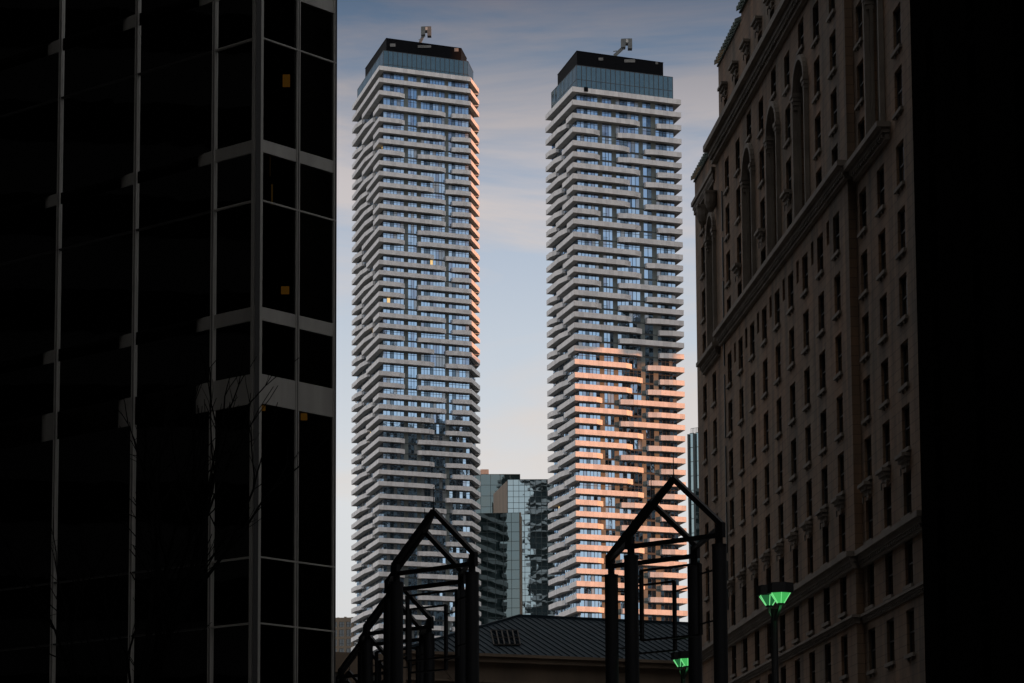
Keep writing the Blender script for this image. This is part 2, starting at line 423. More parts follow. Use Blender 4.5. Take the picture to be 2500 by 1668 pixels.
louvre(tB_root, 1461, 1472, 142, 147, 733, bB[1], bB[2]); louvre(tB_root, 1524, 1550, 146, 152, 735, bB[1], bB[2]); louvre(tB_root, 1600, 1606, 152, 156, 737, bB[1], bB[2])
def roof_crane(label, hx0, hx1, hy0, hy1, ax, ay, Y, zroof):
    q = P(ax, ay, Y)
    r = thing('window_cleaning_crane', label, 'roof crane', (q.x, q.y, zroof), 'window cleaning cranes on the tower roofs')
    m = M(bmu_m); m.tube((q.x, q.y, zroof), (q.x, q.y, q.z - .3), .5, .42, 10); m.box(q.x - .9, q.x + .9, q.y - .9, q.y + .9, zroof + .01, zroof + .5); m.build('mast', r)
    h0, h1 = P(hx0, hy1, Y), P(hx1, hy0, Y); w_ = h1.x - h0.x
    m = M(bmu_m); e = P(lerp(hx0, hx1, .3), lerp(hy0, hy1, .72), Y)
    m.bar((q.x - .2, q.y, q.z - .7), (e.x, e.y, e.z), .75, .75)
    m.bar((q.x - .5, q.y, q.z + .45), (q.x + .5, q.y, q.z + .6), .18, .18); m.build('boom', r)
    m = M(bmu_m)
    m.prism([(h0.x, h0.y - .8), (h0.x + w_ * .4, h0.y - 1.1), (h0.x + w_ * .4, h0.y + 1.1), (h0.x, h0.y + 1.1)], h0.z + (h1.z - h0.z) * .12, h1.z)
    m.prism([(h0.x + w_ * .62, h0.y - 1.1), (h1.x, h0.y - 1.0), (h1.x, h0.y + 1.1), (h0.x + w_ * .62, h0.y + 1.1)], h0.z, h1.z)
    m.box(h0.x + w_ * .4, h0.x + w_ * .62, h0.y - 1.0, h0.y + 1.0, h0.z + (h1.z - h0.z) * .5, h1.z - .02); m.build('machine_housing', r)
    m = M(bmu_w); m.box(h0.x + w_ * .43, h0.x + w_ * .64, h0.y - 1.18, h0.y - 1.12, h0.z + (h1.z - h0.z) * .58, h1.z - (h1.z - h0.z) * .1); m.build('access_panel', r)
roof_crane('grey window cleaning crane on the black roof of the left tower, its head upright', 1028, 1053, 67, 90, 1026, 101, 815, P(943, 94, 802).z + .15)
roof_crane('grey window cleaning crane reaching right over the roof of the right tower', 1516, 1543, 97, 121, 1502, 130, 703, P(1413.9, 125, 691.7).z + .15)
# small open hatch in the roof level railing of the right tower
m = M(pent_k); a, b = fB[1]; n = nB[1]
p0, p1 = lerp(a, b, .045) + n * 1.87, lerp(a, b, .085) + n * 1.87
m.hexa([(*p0, slB[0] + .1), (*p1, slB[0] + .1), (*(p1 - n * .1), slB[0] + .1), (*(p0 - n * .1), slB[0] + .1)],
       [(*p0, slB[0] + 1.25), (*p1, slB[0] + 1.25), (*(p1 - n * .1), slB[0] + 1.25), (*(p0 - n * .1), slB[0] + 1.25)]); m.build('roof_hatch', tB_root)

# ------------------------------------------------------------------ glass office blocks between and behind the towers
og = glass('office mirror glass', (.60, .78, .86), .015, wave=.035, scale=.14, base=(.004, .01, .012), mix=.55)
og2 = glass('office dark mirror glass', (.36, .50, .54), .015, wave=.05, scale=.14, base=(.008, .018, .02), mix=.34)
mull = mat('office mullion', (.05, .075, .08), .5)
beige = mat('beige stone cladding', (.24, .19, .145), .8, var=.25, scale=.3, streak=True)
def glass_block(root, a, b, z1, gmat, pane_w, pane_h, z0=0, depth=40, side=None, name='glass_facade', dark=None):
    """curtain wall from plan point a to b with a solid body behind"""
    a, b = V2(a), V2(b); d = (b - a).normalized(); n = Vector((d.y, -d.x)); L = (b - a).length
    body = M(side or dark_m); body.prism([tuple(a - n * .15), tuple(b - n * .15), tuple(b - n * depth), tuple(a - n * depth)], z0, z1 - .02); body.build('wall', root)
    gm, fm = M(gmat), M(mull); kx = max(1, round(L / pane_w)); kz = max(1, round((z1 - z0) / pane_h)); zv = [lerp(z0, z1, i / kz) for i in range(kz + 1)]
    zmin = 55
    for i in range(kx):
        p, q = a + d * (L * i / kx), a + d * (L * (i + 1) / kx)
        for j in range(kz):
            t1, t2 = random.gauss(0, .0035), random.gauss(0, .004)
            gm.quad((*(p + n * t1), zv[j]), (*(q - n * t1), zv[j]), (*(q - n * (t1 + t2)), zv[j + 1]), (*(p + n * (t1 - t2)), zv[j + 1]))
    for i in range(kx + 1):
        p = a + d * (L * i / kx); fm.bar((*(p + n * .03), z0), (*(p + n * .03), z1), .13, .13, up=(*n, 0))
    for j in range(kz + 1): fm.bar((*(a + n * .026), zv[j]), (*(b + n * .026), zv[j]), .12, .12)
    go = gm.build(name, root); fm.build('mullions', go)
    return n, d
dirb = Vector((math.sin(R(85)), math.cos(R(85))))
def blk(px0, px1, Y): a = V2(XY(px0, Y, 1300)); k = (px1 - 1250) / F; s = (k * a.y - a.x) / (dirb.x - k * dirb.y); return tuple(a), tuple(a + dirb * s)
dirb = Vector((math.sin(R(89.3)), math.cos(R(89.3))))
a, b = blk(1240, 1420, 880)
r = thing('office_building', 'dark mirror glass office building with blue sky reflections between the two towers', 'building', (a[0], a[1], 0))
glass_block(r, a, b, P(1240, 1171, 880).z, og, 1.75, 1.85, side=beige, depth=60)
# stone side wall going back to the left
sw = M(beige); q = XY(1205, 909, 1300); sw.prism([(a[0] - .02, a[1] + .1), (a[0] - .02, a[1] + 1), (q[0], q[1] + 1), (q[0], q[1])], 0, P(1240, 1172, 880).z - .05); sw.build('side_wall', r)
dirb = Vector((math.sin(R(95.0)), math.cos(R(95.0))))
a, b = blk(1150, 1269, 865)
r = thing('office_building', 'lower mirror glass block with wavy reflections and a stone right edge, beside the left tower', 'building', (a[0], a[1], 0))
zc = P(1267, 1257, 868).z
glass_block(r, a, b, zc, og2, 2.6, 3.0, side=beige, depth=10)
m = M(beige); m.prism([(b[0], b[1] - .2), (b[0] + .55, b[1] - .2), (b[0] + .55, b[1] + 10), (b[0], b[1] + 10)], 0, zc + .1); m.build('corner_pier', r)
dirb = Vector((math.sin(R(88)), math.cos(R(88))))
a, b = blk(1150, 1271, 918)
r = thing('office_building', 'rear teal glass office block with a small orange lit box on its roof', 'building', (a[0], a[1], 0))
za = P(1175, 1158, 918).z
glass_block(r, a, b, za, og2, 3.1, 3.6, side=dark_m, depth=20)
m = M(mat('pale roof box', (.5, .42, .36), .8, var=.2)); p0, p1 = P(1173, 1158, 921), P(1193, 1146, 921)
m.box(p0.x, p1.x, p0.y, p0.y + 4, za, p1.z); m.build('roof_box', r)

# teal tower at the right of the right-hand condominium
tg = glass('pale teal glass', (.62, .85, .92), .05, wave=.03, scale=.3, base=(.05, .09, .10), mix=.5)
r0 = XY(1682, 790, 1200)
r = thing('office_building', 'slim teal glass tower with a roof railing between the right tower and the hotel', 'building', (r0[0], r0[1], 0))
d2 = Vector((.80, -.60)); a = V2(r0)                       # facade runs towards the camera to the right
zt = P(1682, 1066, 790).z
k2 = (1722 - 1250) / F; s2 = (k2 * a.y - a.x) / (d2.x - k2 * d2.y); b = a + d2 * s2
nn2 = Vector((d2.y, -d2.x))
body = M(dark_m); body.prism([tuple(a - nn2 * .1), tuple(b - nn2 * .1), tuple(b - nn2 * 25), tuple(a - nn2 * 25)], 0, zt); body.build('wall', r)
gm, fm = M(tg), M(dark_m)
L = (b - a).length; cuts = [0, .10, .40, .56, 1.0]
for i, (u0, u1) in enumerate(zip(cuts, cuts[1:])):
    p, q = lerp(a, b, u0), lerp(a, b, u1)
    if i in (0, 2): fm.prism([tuple(p + nn2 * .5), tuple(q + nn2 * .5), tuple(q - nn2 * .2), tuple(p - nn2 * .2)], 0, zt + .6)
    else:
        z = zt + .8
        while z > 20:
            gm.quad((*p, z - 4.1), (*q, z - 4.1), (*q, z), (*p, z)); fm.bar((*(p + nn2 * .02), z), (*(q + nn2 * .02), z), .12, .16); z -= 4.1
go = gm.build('glass_facade', r); fm.build('pilaster', r)
m = M(bmu_m)
for i in range(9):
    p = lerp(a, b, .15 + .1 * i) - nn2 * .4; m.bar((*p, zt + .6), (*p, zt + 2.3), .12)
m.bar((*(lerp(a, b, .15) - nn2 * .4), zt + 2.3), (*(lerp(a, b, .95) - nn2 * .4), zt + 2.3), .1); m.build('roof_railing', r)
# darker block in front of its foot
r0 = XY(1699, 770, 1300)
r = thing('office_building', 'dark green glass block low behind the hotel corner, right of the right tower', 'building', (r0[0], r0[1], 0))
b = (r0[0] + 14, r0[1] - 3)
glass_block(r, r0, b, P(1699, 1193, 770).z, og2, 1.6, 3.4, depth=20)

# beige grid building at lower left
r0 = XY(790, 870, 1560)
r = thing('apartment_block', 'low beige concrete apartment block with a grid of square windows, left of the left tower', 'building', (r0[0], r0[1], 0))
con = mat('beige precast', (.22, .175, .13), .85, var=.2, scale=.3, streak=True)
zt = P(830, 1509, 870).z; a = V2(r0); d3 = Vector((.985, -.17)); n3 = Vector((d3.y, -d3.x)); pit = 2.3
m = M(con); m.prism([tuple(a - n3 * .5), tuple(a + d3 * 22 - n3 * .5), tuple(a + d3 * 22 - n3 * 20), tuple(a - n3 * 20)], 0, zt - .1)
for i in range(11): p = a + d3 * (i * pit); m.prism([tuple(p - d3 * .35), tuple(p + d3 * .35), tuple(p + d3 * .35 - n3 * .55), tuple(p - d3 * .35 - n3 * .55)], 0, zt + (.25 if i % 2 else .1))
nfl = int(zt / 2.95)
for j in range(nfl):
    z = zt - 2.0 - j * 2.95
    m.prism([tuple(a - n3 * .02), tuple(a + d3 * 22 - n3 * .02), tuple(a + d3 * 22 - n3 * .54), tuple(a - n3 * .54)], z + 1.2 if j else zt - 1.3, z + 2.0)
m.build('wall', r)
apg = glass('dull apartment glass', (.5, .55, .6), .08, mix=.10)
blind = mat('orange blind', (.55, .13, .035), .8)
cnt = 0
for j in range(nfl):
    for i in range(10):
        if j > 8: continue
        z = zt - 2.0 - j * 2.95; p = a + d3 * (i * pit + .36) - n3 * .3; q = a + d3 * ((i + 1) * pit - .36) - n3 * .3
        if cnt >= 90: continue
        cnt += 1
        g_ = M(apg, gl_c, blind); g_.quad((*p, z - .95), (*q, z - .95), (*q, z + 1.2), (*p, z + 1.2), 0)
        if j == 4: g_.quad((*(p + n3 * .05), z + .2), (*(q + n3 * .05), z + .2), (*(q + n3 * .05), z + 1.15), (*(p + n3 * .05), z + 1.15), 2)
        wo = g_.build('window', r)
        f_ = M(frame_m); mid = lerp(p, q, .55); f_.bar((*(mid + n3 * .06), z - .9), (*(mid + n3 * .06), z + 1.2), .1); f_.bar((*(p + n3 * .06), z - .2), (*(q + n3 * .06), z - .2), .08); f_.build('frame', wo)

# ------------------------------------------------------------------ railway station with standing-seam roof
slate = mat('dark blue standing seam metal', (.007, .013, .018), .85, spec=.08, var=.25, scale=.5, streak=True)
stone = mat('station limestone', (.10, .072, .048), .85, var=.35, scale=.25, streak=True)
u = Vector((.905, .425)).normalized(); v = Vector((-u.y, u.x))
E0 = V2(XY(980, 286.4, 1590)); zE = P(1171, 1594, 290).z; zR = P(1300, 1499, 307).z
r = thing('railway_station', 'stone station hall with a dark seamed metal hip roof in front of the towers', 'building', (E0.x, E0.y, 0))
RD = 16.0; run = 74
def hitroof(px, s_): pass
rs = None
# ridge start seen at px 1265
k = (1265 - 1250) / F; base = E0 + v * RD; s = (k * base.y - base.x) / (u.x - k * u.y); RG = base + u * s
E1 = E0 + u * run; RG1 = E1 + v * RD - u * 12; Bk0 = E0 + v * 2 * RD; Bk1 = E1 + v * 2 * RD
m = M(slate)
def p3(p, z): return (p.x, p.y, z)
m.poly([p3(E0, zE), p3(E1, zE), p3(RG1, zR), p3(RG, zR)]); m.poly([p3(E0, zE), p3(RG, zR), p3(Bk0, zE)])
m.poly([p3(Bk0, zE), p3(RG, zR), p3(RG1, zR), p3(Bk1, zE)]); m.poly([p3(E1, zE), p3(Bk1, zE), p3(RG1, zR)])
m.poly([p3(E0, zE - .02), p3(Bk0, zE - .02), p3(Bk1, zE - .02), p3(E1, zE - .02)])
ro = m.build('roof', r)
m = M(slate); slope = (zR - zE) / RD; srg = (RG - E0).dot(u); i = .8
while i < run - .5:
    hgt = min(1.0, i / srg) if i < srg else (1.0 if i < run - 12 else max(0.02, (run - i) / 12))
    p = E0 + u * i; q = p + v * RD * hgt; m.bar((p.x, p.y, zE + .07), (q.x, q.y, zE + (zR - zE) * hgt + .07), .06, .11); i += .88 + .04 * math.sin(i * 7)
m.bar(p3(RG, zR + .1), p3(RG1, zR + .1), .4, .3); m.bar(p3(E0, zE + .1), p3(RG, zR + .1), .3, .25); m.build('standing_seams', ro)
# skylight: ten dark panes with light bars, lying on the slope
def onroof(px, py):
    d = P(px, py, 290) - CAM; n = Vector((v.x * slope, v.y * slope, -1)); o = Vector((E0.x, E0.y, zE)); t = (o - CAM).dot(n) / d.dot(n); return CAM + d * t
c00, c10, c01, c11 = onroof(1197, 1543), onroof(1263, 1543), onroof(1205, 1578), onroof(1270, 1578)
up = Vector((-v.x * slope, -v.y * slope, 1)).normalized()
m = M(pent_g); gk = mat('skylight glass', (.002, .003, .004), .95, spec=0); m.mats = [gk]
m.poly([c + up * .12 for c in (c01, c11, c10, c00)]); so = m.build('skylight', r)
m = M(mat('skylight bar', (.035, .032, .03), .9, spec=.05))
for i in range(6):
    a_, b_ = c00.lerp(c10, i / 5), c01.lerp(c11, i / 5); m.bar(a_ + up * .18, b_ + up * .18, .1)
    if i < 5: a2, b2 = c00.lerp(c10, (i + .13) / 5), c01.lerp(c11, (i + .13) / 5); m.bar(a2 + up * .16, b2 + up * .16, .05)
for t in (0, .5, 1): m.bar(c00.lerp(c01, t) + up * .2, c10.lerp(c11, t) + up * .2, .1)
m.build('glazing_bars', so)
m = M(stone)
def wallbox(s0, s1, o0, o1, z0, z1, mi=0): m.prism([tuple(E0 + u * s0 - v * o0), tuple(E0 + u * s1 - v * o0), tuple(E0 + u * s1 + v * o1), tuple(E0 + u * s0 + v * o1)], z0, z1, mi)
wallbox(.6, run - .6, -.8, 30, 0, zE - .9); m.build('wall', r)
m = M(stone); wallbox(0, run, .35, 31.6, zE - .34, zE - .04); wallbox(.2, run - .2, 0, 31.4, zE - .9, zE - .35)
wallbox(.4, run - .4, -.45, 30, zE - 3.0, zE - 2.75); wallbox(.4, run - .4, -.6, 30, zE - 3.7, zE - 3.4); m.build('cornice', r)
m = M(gl_c)
for i in range(12):
    p = E0 + u * (4 + i * 5.8) + v * .74; q = p + u * 2.4; m = M(gl_c); m.quad(p3(p, 14), p3(q, 14), p3(q, zE - 5), p3(p, zE - 5)); wo = m.build('window', r)
    m = M(stone); m.bar(p3(p - v * .1, 14), p3(p - v * .1, zE - 5), .3); m.bar(p3(q - v * .1, 14), p3(q - v * .1, zE - 5), .3); m.bar(p3(p - u * .3 - v * .12, zE - 4.8), p3(q + u * .3 - v * .12, zE - 4.8), .4); m.build('frame', wo)
# lower wing to the left
W0 = E0 - u * 34; zW = P(1000, 1597, 286).z
m = M(stone); m.prism([tuple(W0), tuple(E0 + u * .5), tuple(E0 + u * .5 + v * 26), tuple(W0 + v * 26)], 0, zW); m.build('side_wing', r)
for i in range(8):
    p = W0 + u * (2 + i * 4.0) - v * .05; q = p + u * 1.8; m = M(gl_c); m.quad(p3(p, zW - 7), p3(q, zW - 7), p3(q, zW - 2.2), p3(p, zW - 2.2)); wo = m.build('window', r)
    m = M(stone); m.bar(p3(p - v * .1, zW - 7), p3(p - v * .1, zW - 2), .25); m.bar(p3(q - v * .1, zW - 7), p3(q - v * .1, zW - 2), .25); m.bar(p3(p - u * .2 - v * .1, zW - 1.9), p3(q + u * .2 - v * .1, zW - 1.9), .3); m.build('frame', wo)

# ------------------------------------------------------------------ hotel on the right
hst = mat('brown limestone', (.20, .103, .050), .9, var=.30, scale=.16, bump=.15, streak=False, dirt=(.155, .11, .072))
t = hst.node_tree; bsdf = t.nodes['Principled BSDF']
tcn = N(t, 'ShaderNodeTexCoord'); spx = N(t, 'ShaderNodeSeparateXYZ'); cmb = N(t, 'ShaderNodeCombineXYZ'); br = N(t, 'ShaderNodeTexBrick')
t.links.new(tcn.outputs['Object'], spx.inputs[0]); t.links.new(spx.outputs['Y'], cmb.inputs['X']); t.links.new(spx.outputs['Z'], cmb.inputs['Y'])
t.links.new(cmb.outputs[0], br.inputs['Vector']); br.inputs['Scale'].default_value = 1; br.inputs['Brick Width'].default_value = 1.3; br.inputs['Row Height'].default_value = .6
br.inputs['Mortar Size'].default_value = .03; br.inputs['Color1'].default_value = (1, 1, 1, 1); br.inputs['Color2'].default_value = (.74, .76, .78, 1); br.inputs['Mortar'].default_value = (.45, .44, .42, 1)
mm = N(t, 'ShaderNodeMixRGB', blend_type='MULTIPLY'); mm.inputs[0].default_value = .8
old = bsdf.inputs['Base Color'].links[0].from_socket; t.links.new(old, mm.inputs[1]); t.links.new(br.outputs['Color'], mm.inputs[2])
# rain streaks below the sills
mp2 = N(t, 'ShaderNodeMapping'); mp2.inputs['Scale'].default_value = (.5, .5, .05); ns = N(t, 'ShaderNodeTexNoise'); ns.inputs['Scale'].default_value = 1.4; ns.inputs['Detail'].default_value = 5
rp2 = N(t, 'ShaderNodeValToRGB'); rp2.color_ramp.elements[0].position = .35; rp2.color_ramp.elements[0].color = (.42, .45, .46, 1); rp2.color_ramp.elements[1].position = .6; rp2.color_ramp.elements[1].color = (1, 1, 1, 1)
t.links.new(tcn.outputs['Object'], mp2.inputs[0]); t.links.new(mp2.outputs[0], ns.inputs['Vector']); t.links.new(ns.outputs['Fac'], rp2.inputs[0])
mm2 = N(t, 'ShaderNodeMixRGB', blend_type='MULTIPLY'); mm2.inputs[0].default_value = .9
t.links.new(mm.outputs[0], mm2.inputs[1]); t.links.new(rp2.outputs[0], mm2.inputs[2]); t.links.new(mm2.outputs[0], bsdf.inputs['Base Color'])
trim = mat('carved limestone trim', (.15, .125, .10), .85, var=.4, scale=.5, bump=.2)
copper = mat('green copper roof', (.035, .06, .05), .7, var=.3, scale=1)
wgl = glass('dark sash glass', (.25, .3, .3), .05, wave=.01, base=(.003, .003, .003), mix=.015)

Hx = Vector((.0789, -.99688)); Hy = Vector((.99688, .0789)); H0 = Vector((33.63 - .0791 * 229.4, 229.4))
def hl(Y): return (229.4 - Y) / .99688
def hp(x, y, z): q = H0 + Hx * x + Hy * y; return Vector((q.x, q.y, z))
hotel = thing('hotel_building', 'long brown stone hotel with tall arched windows and cornices along the right side', 'building', (H0.x, H0.y, 0))
def hbox(m, x0, x1, y0, y1, z0, z1, mi=0): m.hexa([hp(x0, y0, z0), hp(x0, y1, z0), hp(x1, y1, z0), hp(x1, y0, z0)][::-1], [hp(x0, y0, z1), hp(x0, y1, z1), hp(x1, y1, z1), hp(x1, y0, z1)][::-1], mi)
ROWS = [57.9, 54.2, 50.5, 46.9, 42.6, 38.8, 35.0, 31.2, 27.6]
def grid_wall(m, x0, x1, y, z0, z1, holes, rev=.27):
    xs = sorted(set([x0, x1] + [h[0] for h in holes] + [h[1] for h in holes])); zs = sorted(set([z0, z1] + [h[2] for h in holes] + [h[3] for h in holes]))
    for i in range(len(xs) - 1):
        cx = (xs[i] + xs[i + 1]) / 2; col = [h for h in holes if h[0] < cx < h[1]]
        start = None
        for j in range(len(zs) - 1):
            cz = (zs[j] + zs[j + 1]) / 2; solid = not any(h[2] < cz < h[3] for h in col)
            if solid and start is None: start = zs[j]
            if start is not None and (not solid): m.quad(hp(xs[i], y, start), hp(xs[i + 1], y, start), hp(xs[i + 1], y, zs[j]), hp(xs[i], y, zs[j])); start = None
        if start is not None: m.quad(hp(xs[i], y, start), hp(xs[i + 1], y, start), hp(xs[i + 1], y, z1), hp(xs[i], y, z1))
    for h in holes:
        a0, a1, b0, b1 = h[:4]; rv = h[4] if len(h) > 4 else rev
        m.quad(hp(a0, y, b0), hp(a0, y + rv, b0), hp(a0, y + rv, b1), hp(a0, y, b1)); m.quad(hp(a1, y, b0), hp(a1, y, b1), hp(a1, y + rv, b1), hp(a1, y + rv, b0))
        m.quad(hp(a0, y, b0), hp(a1, y, b0), hp(a1, y + rv, b0), hp(a0, y + rv, b0)); m.quad(hp(a0, y, b1), hp(a0, y + rv, b1), hp(a1, y + rv, b1), hp(a1, y, b1))
wins = []           # (x centre, sill, height, width, wall y)
WW, WH = 1.95, 2.5
arches = []         # x centre, z0, ztop, wall y
secL = (0.0, hl(215.7)); secM = (hl(215.7), hl(166.0)); secR = (hl(166.0), hl(149.3))
YL, YM, YR = .0, -.02, .46
for Y in (225.3, 220.2):
    for z in ROWS + [24.0]:
        wins.append((hl(Y), z, WH, WW, YL))
wins = [w_ for w_ in wins if not (abs(w_[0] - hl(220.2)) < .1 and 45 < w_[1] < 57)]
arches.append((hl(220.1), 46.9, 57.8, YL, 3.2))
mc = [212.2, 206.9, 201.6, 196.3, 191.0, 185.7, 180.4, 175.1, 169.8]
for i, Y in enumerate(mc):
    for z in ROWS + [23.9, 20.2, 16.4]:
        if z == 57.9 and i in (2, 4, 6): wins.append((hl(Y), 59.0, 2.0, WW, YM)); continue
        if i in (2, 4, 6) and 45 < z < 57: continue
        if z == 46.9: wins.append((hl(Y), 47.45, 1.95, WW, YM)); continue
        wins.append((hl(Y), z, WH, WW, YM))
    wins.append((hl(Y), 62.9, 2.4, WW * .9, YM))
for i in (2, 4, 6): arches.append((hl(mc[i]), 47.45, 58.2, YM, 3.8))
for Y in (164.0, 158.9, 153.7):
    for z in ROWS + [61.6, 23.9, 20.0, 16.2]:
        if Y == 158.9 and 45 < z < 57: continue
        wins.append((hl(Y), z, WH, WW, YR))
arches.append((hl(159.4), 47.05, 58.0, YR, 3.6))
# small square panels between the columns under the long cornice
small = [(hl((mc[i] + mc[i + 1]) / 2), 43.8) for i in range(len(mc) - 1)]
wm = M(hst)
def section(x0, x1, y, z1):
    hs = [(w_[0] - w_[3] / 2, w_[0] + w_[3] / 2, w_[1], w_[1] + w_[2]) for w_ in wins if w_[4] == y and x0 < w_[0] < x1]
    hs += [(a_[0] - a_[4] / 2, a_[0] + a_[4] / 2, a_[1], a_[2], .9) for a_ in arches if a_[3] == y and x0 < a_[0] < x1]
    if y == YM: hs += [(s_[0] - .45, s_[0] + .45, s_[1], s_[1] + 1.5, .15) for s_ in small]
    grid_wall(wm, x0, x1, y, 0, z1, hs)
section(*secL, YL, 63.1); section(*secM, YM, 68.8); section(*secR, YR, 80)
# body behind the facade, closed on all other sides
def body(x0, x1, y0, z1): hbox(wm, x0, x1, y0, 40, 0.02, z1)
body(secL[0] + .02, secL[1] + .8, .95, 63.0); body(secM[0] + .02, hl(204.6), 1.0, 68.7); body(hl(204.6), secM[1], 1.0, 69.4); body(secM[1] + .02, secR[1] + 6, 1.4, 79.9); body(hl(200), secR[1] - 2, 8, 96)
for x, y0, y1, z0, z1 in ((secL[0], YL, 1.0, 0, 63.1), (secL[1], YM, 1.1, 63.1, 68.8), (secM[1], YM, YR, 0, 68.8)):
    wm.quad(hp(x, y0, z0), hp(x, y1, z0), hp(x, y1, z1), hp(x, y0, z1))
for x0, x1, y, z in ((secL[0], secL[1], YL, 63.1), (secM[0], secM[1], YM, 68.8)): wm.quad(hp(x0, y, z), hp(x1, y, z), hp(x1, y + 2, z), hp(x0, y + 2, z))
# back panels of the small square recesses
for x, z in small: wm.quad(hp(x - .45, YM + .15, z), hp(x + .45, YM + .15, z), hp(x + .45, YM + .15, z + 1.5), hp(x - .45, YM + .15, z + 1.5))
# spandrels closing the arch heads
for (x, z0, zt, y, wd) in arches:
    r_ = wd / 2; zc = zt - r_
    for sgn in (-1, 1):
        pts = [hp(x + sgn * r_, y, zt)] + [hp(x + sgn * r_ * math.cos(R(th)), y, zc + r_ * math.sin(R(th))) for th in range(0, 91, 9)]
        wm.poly(pts if sgn > 0 else pts[::-1])
    # soffit of the arch
    th = list(range(0, 181, 9))
    for t0, t1 in zip(th, th[1:]):
        c0, s0, c1, s1 = math.cos(R(t0)), math.sin(R(t0)), math.cos(R(t1)), math.sin(R(t1))
        wm.quad(hp(x + r_ * c0, y, zc + r_ * s0), hp(x + r_ * c0, y + .9, zc + r_ * s0), hp(x + r_ * c1, y + .9, zc + r_ * s1), hp(x + r_ * c1, y, zc + r_ * s1))
# stepped block above the second part
hbox(wm, hl(204.6), secM[1], YM + .001 + .05, 3, 68.805, 69.5)
wall = wm.build('wall', hotel)
# windows: largest hundred as parts
def hwindow(gm, fm, sm, w_):
    x, z, h, wd, y = w_
    gm.quad(hp(x - wd/2, y + .22, z), hp(x + wd/2, y + .22, z), hp(x + wd/2, y + .22, z + h), hp(x - wd/2, y + .22, z + h))
    for dx in (-wd/2 + .05, wd/2 - .05): hbox(fm, x + dx - .05, x + dx + .05, y + .16, y + .215, z, z + h)
    for dz in (.05, h / 2, h - .05): hbox(fm, x - wd/2 + .1, x + wd/2 - .1, y + .17, y + .215, z + dz - .05, z + dz + .05)
    hbox(sm, x - wd/2 - .15, x + wd/2 + .15, y - .16, y + .3, z - .2, z + .01)
    for dx in (-.45, .45): hbox(sm, x + dx - .08, x + dx + .08, y - .1, y - .004, z - .36, z - .21)
sash = mat('dark sash frame', (.012, .012, .011), .6)
def wsize(w_): return (w_[2] * w_[3]) / (229.9 - w_[0]) ** 2
wins.sort(key=lambda w_: -wsize(w_))
gs, fs_, ss_ = M(wgl), M(sash), M(trim)
for k, w_ in enumerate(wins):
    if k < 100:
        gm, fm, sm = M(wgl), M(sash), M(trim); hwindow(gm, fm, sm, w_); wo = gm.build('window', hotel); fm.build('frame', wo); sm.build('sill', wo)
    else: hwindow(gs, fs_, ss_, w_)
wo = gs.build('window', hotel); tag(wo, kind='stuff'); tag(fs_.build('frame', wo), kind='stuff'); tag(ss_.build('sill', wo), kind='stuff')
# arched window surrounds
for (x, z0, zt, y, wd) in arches:
    r_ = wd / 2; zc = zt - r_
    gm = M(wgl); gm.quad(hp(x - r_, y + .88, z0), hp(x + r_, y + .88, z0), hp(x + r_, y + .88, zc), hp(x - r_, y + .88, zc))
    gm.poly([hp(x + r_ * math.cos(R(th)), y + .88, zc + r_ * math.sin(R(th))) for th in range(0, 181, 9)]); wo = gm.build('arched_window', hotel)
    m = M(trim)
    for k, (ra, yo, s_) in enumerate(((r_ + .18, -.12, .34), (r_ - .1, .12, .22), (r_ - .38, .45, .18))):
        pts = [hp(x + ra * math.cos(R(th)), y + yo, zc + ra * math.sin(R(th))) for th in range(0, 181, 12)]
        for a_, b_ in zip(pts, pts[1:]): m.bar(a_, b_, s_, s_, up=(-Hy.x, -Hy.y, 0))
        for sg in (-1, 1): m.bar(hp(x + sg * ra, y + yo, z0), hp(x + sg * ra, y + yo, zc), s_, s_)
    m.build('arch_surround', wo)
    m = M(trim)
    for sg in (-1, 0, 1): m.tube(hp(x + sg * r_ * .48, y + .7, z0), hp(x + sg * r_ * .48, y + .7, zc), .12, .12, 8)
    for k in range(5): m.bar(hp(x - r_ * .9, y + .74, z0 + (zc - z0) * k / 5), hp(x + r_ * .9, y + .74, z0 + (zc - z0) * k / 5), .35 if k else .12)
    for sg in (-.5, .5):
        pts = [hp(x + sg * r_ + r_ * .45 * math.cos(R(th)), y + .7, zc + r_ * .45 * math.sin(R(th))) for th in range(0, 361, 30)]
        for a_, b_ in zip(pts, pts[1:]): m.bar(a_, b_, .12)
    m.build('tracery', wo)
    for sg in (-1, 1):                            # capitals where the arch springs
        m = M(trim)
        for k in range(4): hbox(m, x + sg * (r_ + .1) - .28 - .06 * k, x + sg * (r_ + .1) + .28 + .06 * k, y - .2 - .06 * k, y + .3, zc - .9 + .28 * k, zc - .64 + .28 * k)
        m.build('capital', wo)
# cornices and string courses
def cornice(x0, x1, y, z1, deep=.8, th=.95, name='cornice'):
    m = M(trim)
    hbox(m, x0 - .12, x1 + .12, y - deep * .35, y + .2, z1 - th, z1 - th * .62)
    hbox(m, x0 - .2, x1 + .2, y - deep * .62, y + .2, z1 - th * .618, z1 - th * .32)
    hbox(m, x0 - .35, x1 + .35, y - deep, y + .2, z1 - th * .318, z1)
    x = x0 + .3
    while x < x1: hbox(m, x, x + .22, y - deep * .55, y - deep * .352, z1 - th * .85, z1 - th * .63); x += .5
    return m.build(name, hotel)
cornice(hl(217.8), secM[1], YM, 63.0, .95, 1.5); cornice(secM[0], secM[1], YM, 47.4, .7, 1.1); cornice(hl(225.0), hl(216.9), YL, 46.85, .7, 1.0)
cornice(hl(165.3), hl(156.3), YR, 47.0, .8, 1.0); cornice(secM[0], secM[1], YM, 23.5, .6, 1.0); cornice(secR[0], secR[1], YR, 23.5, .6, 1.0); cornice(0, secL[1] - .4, YL, 23.5, .6, .9)
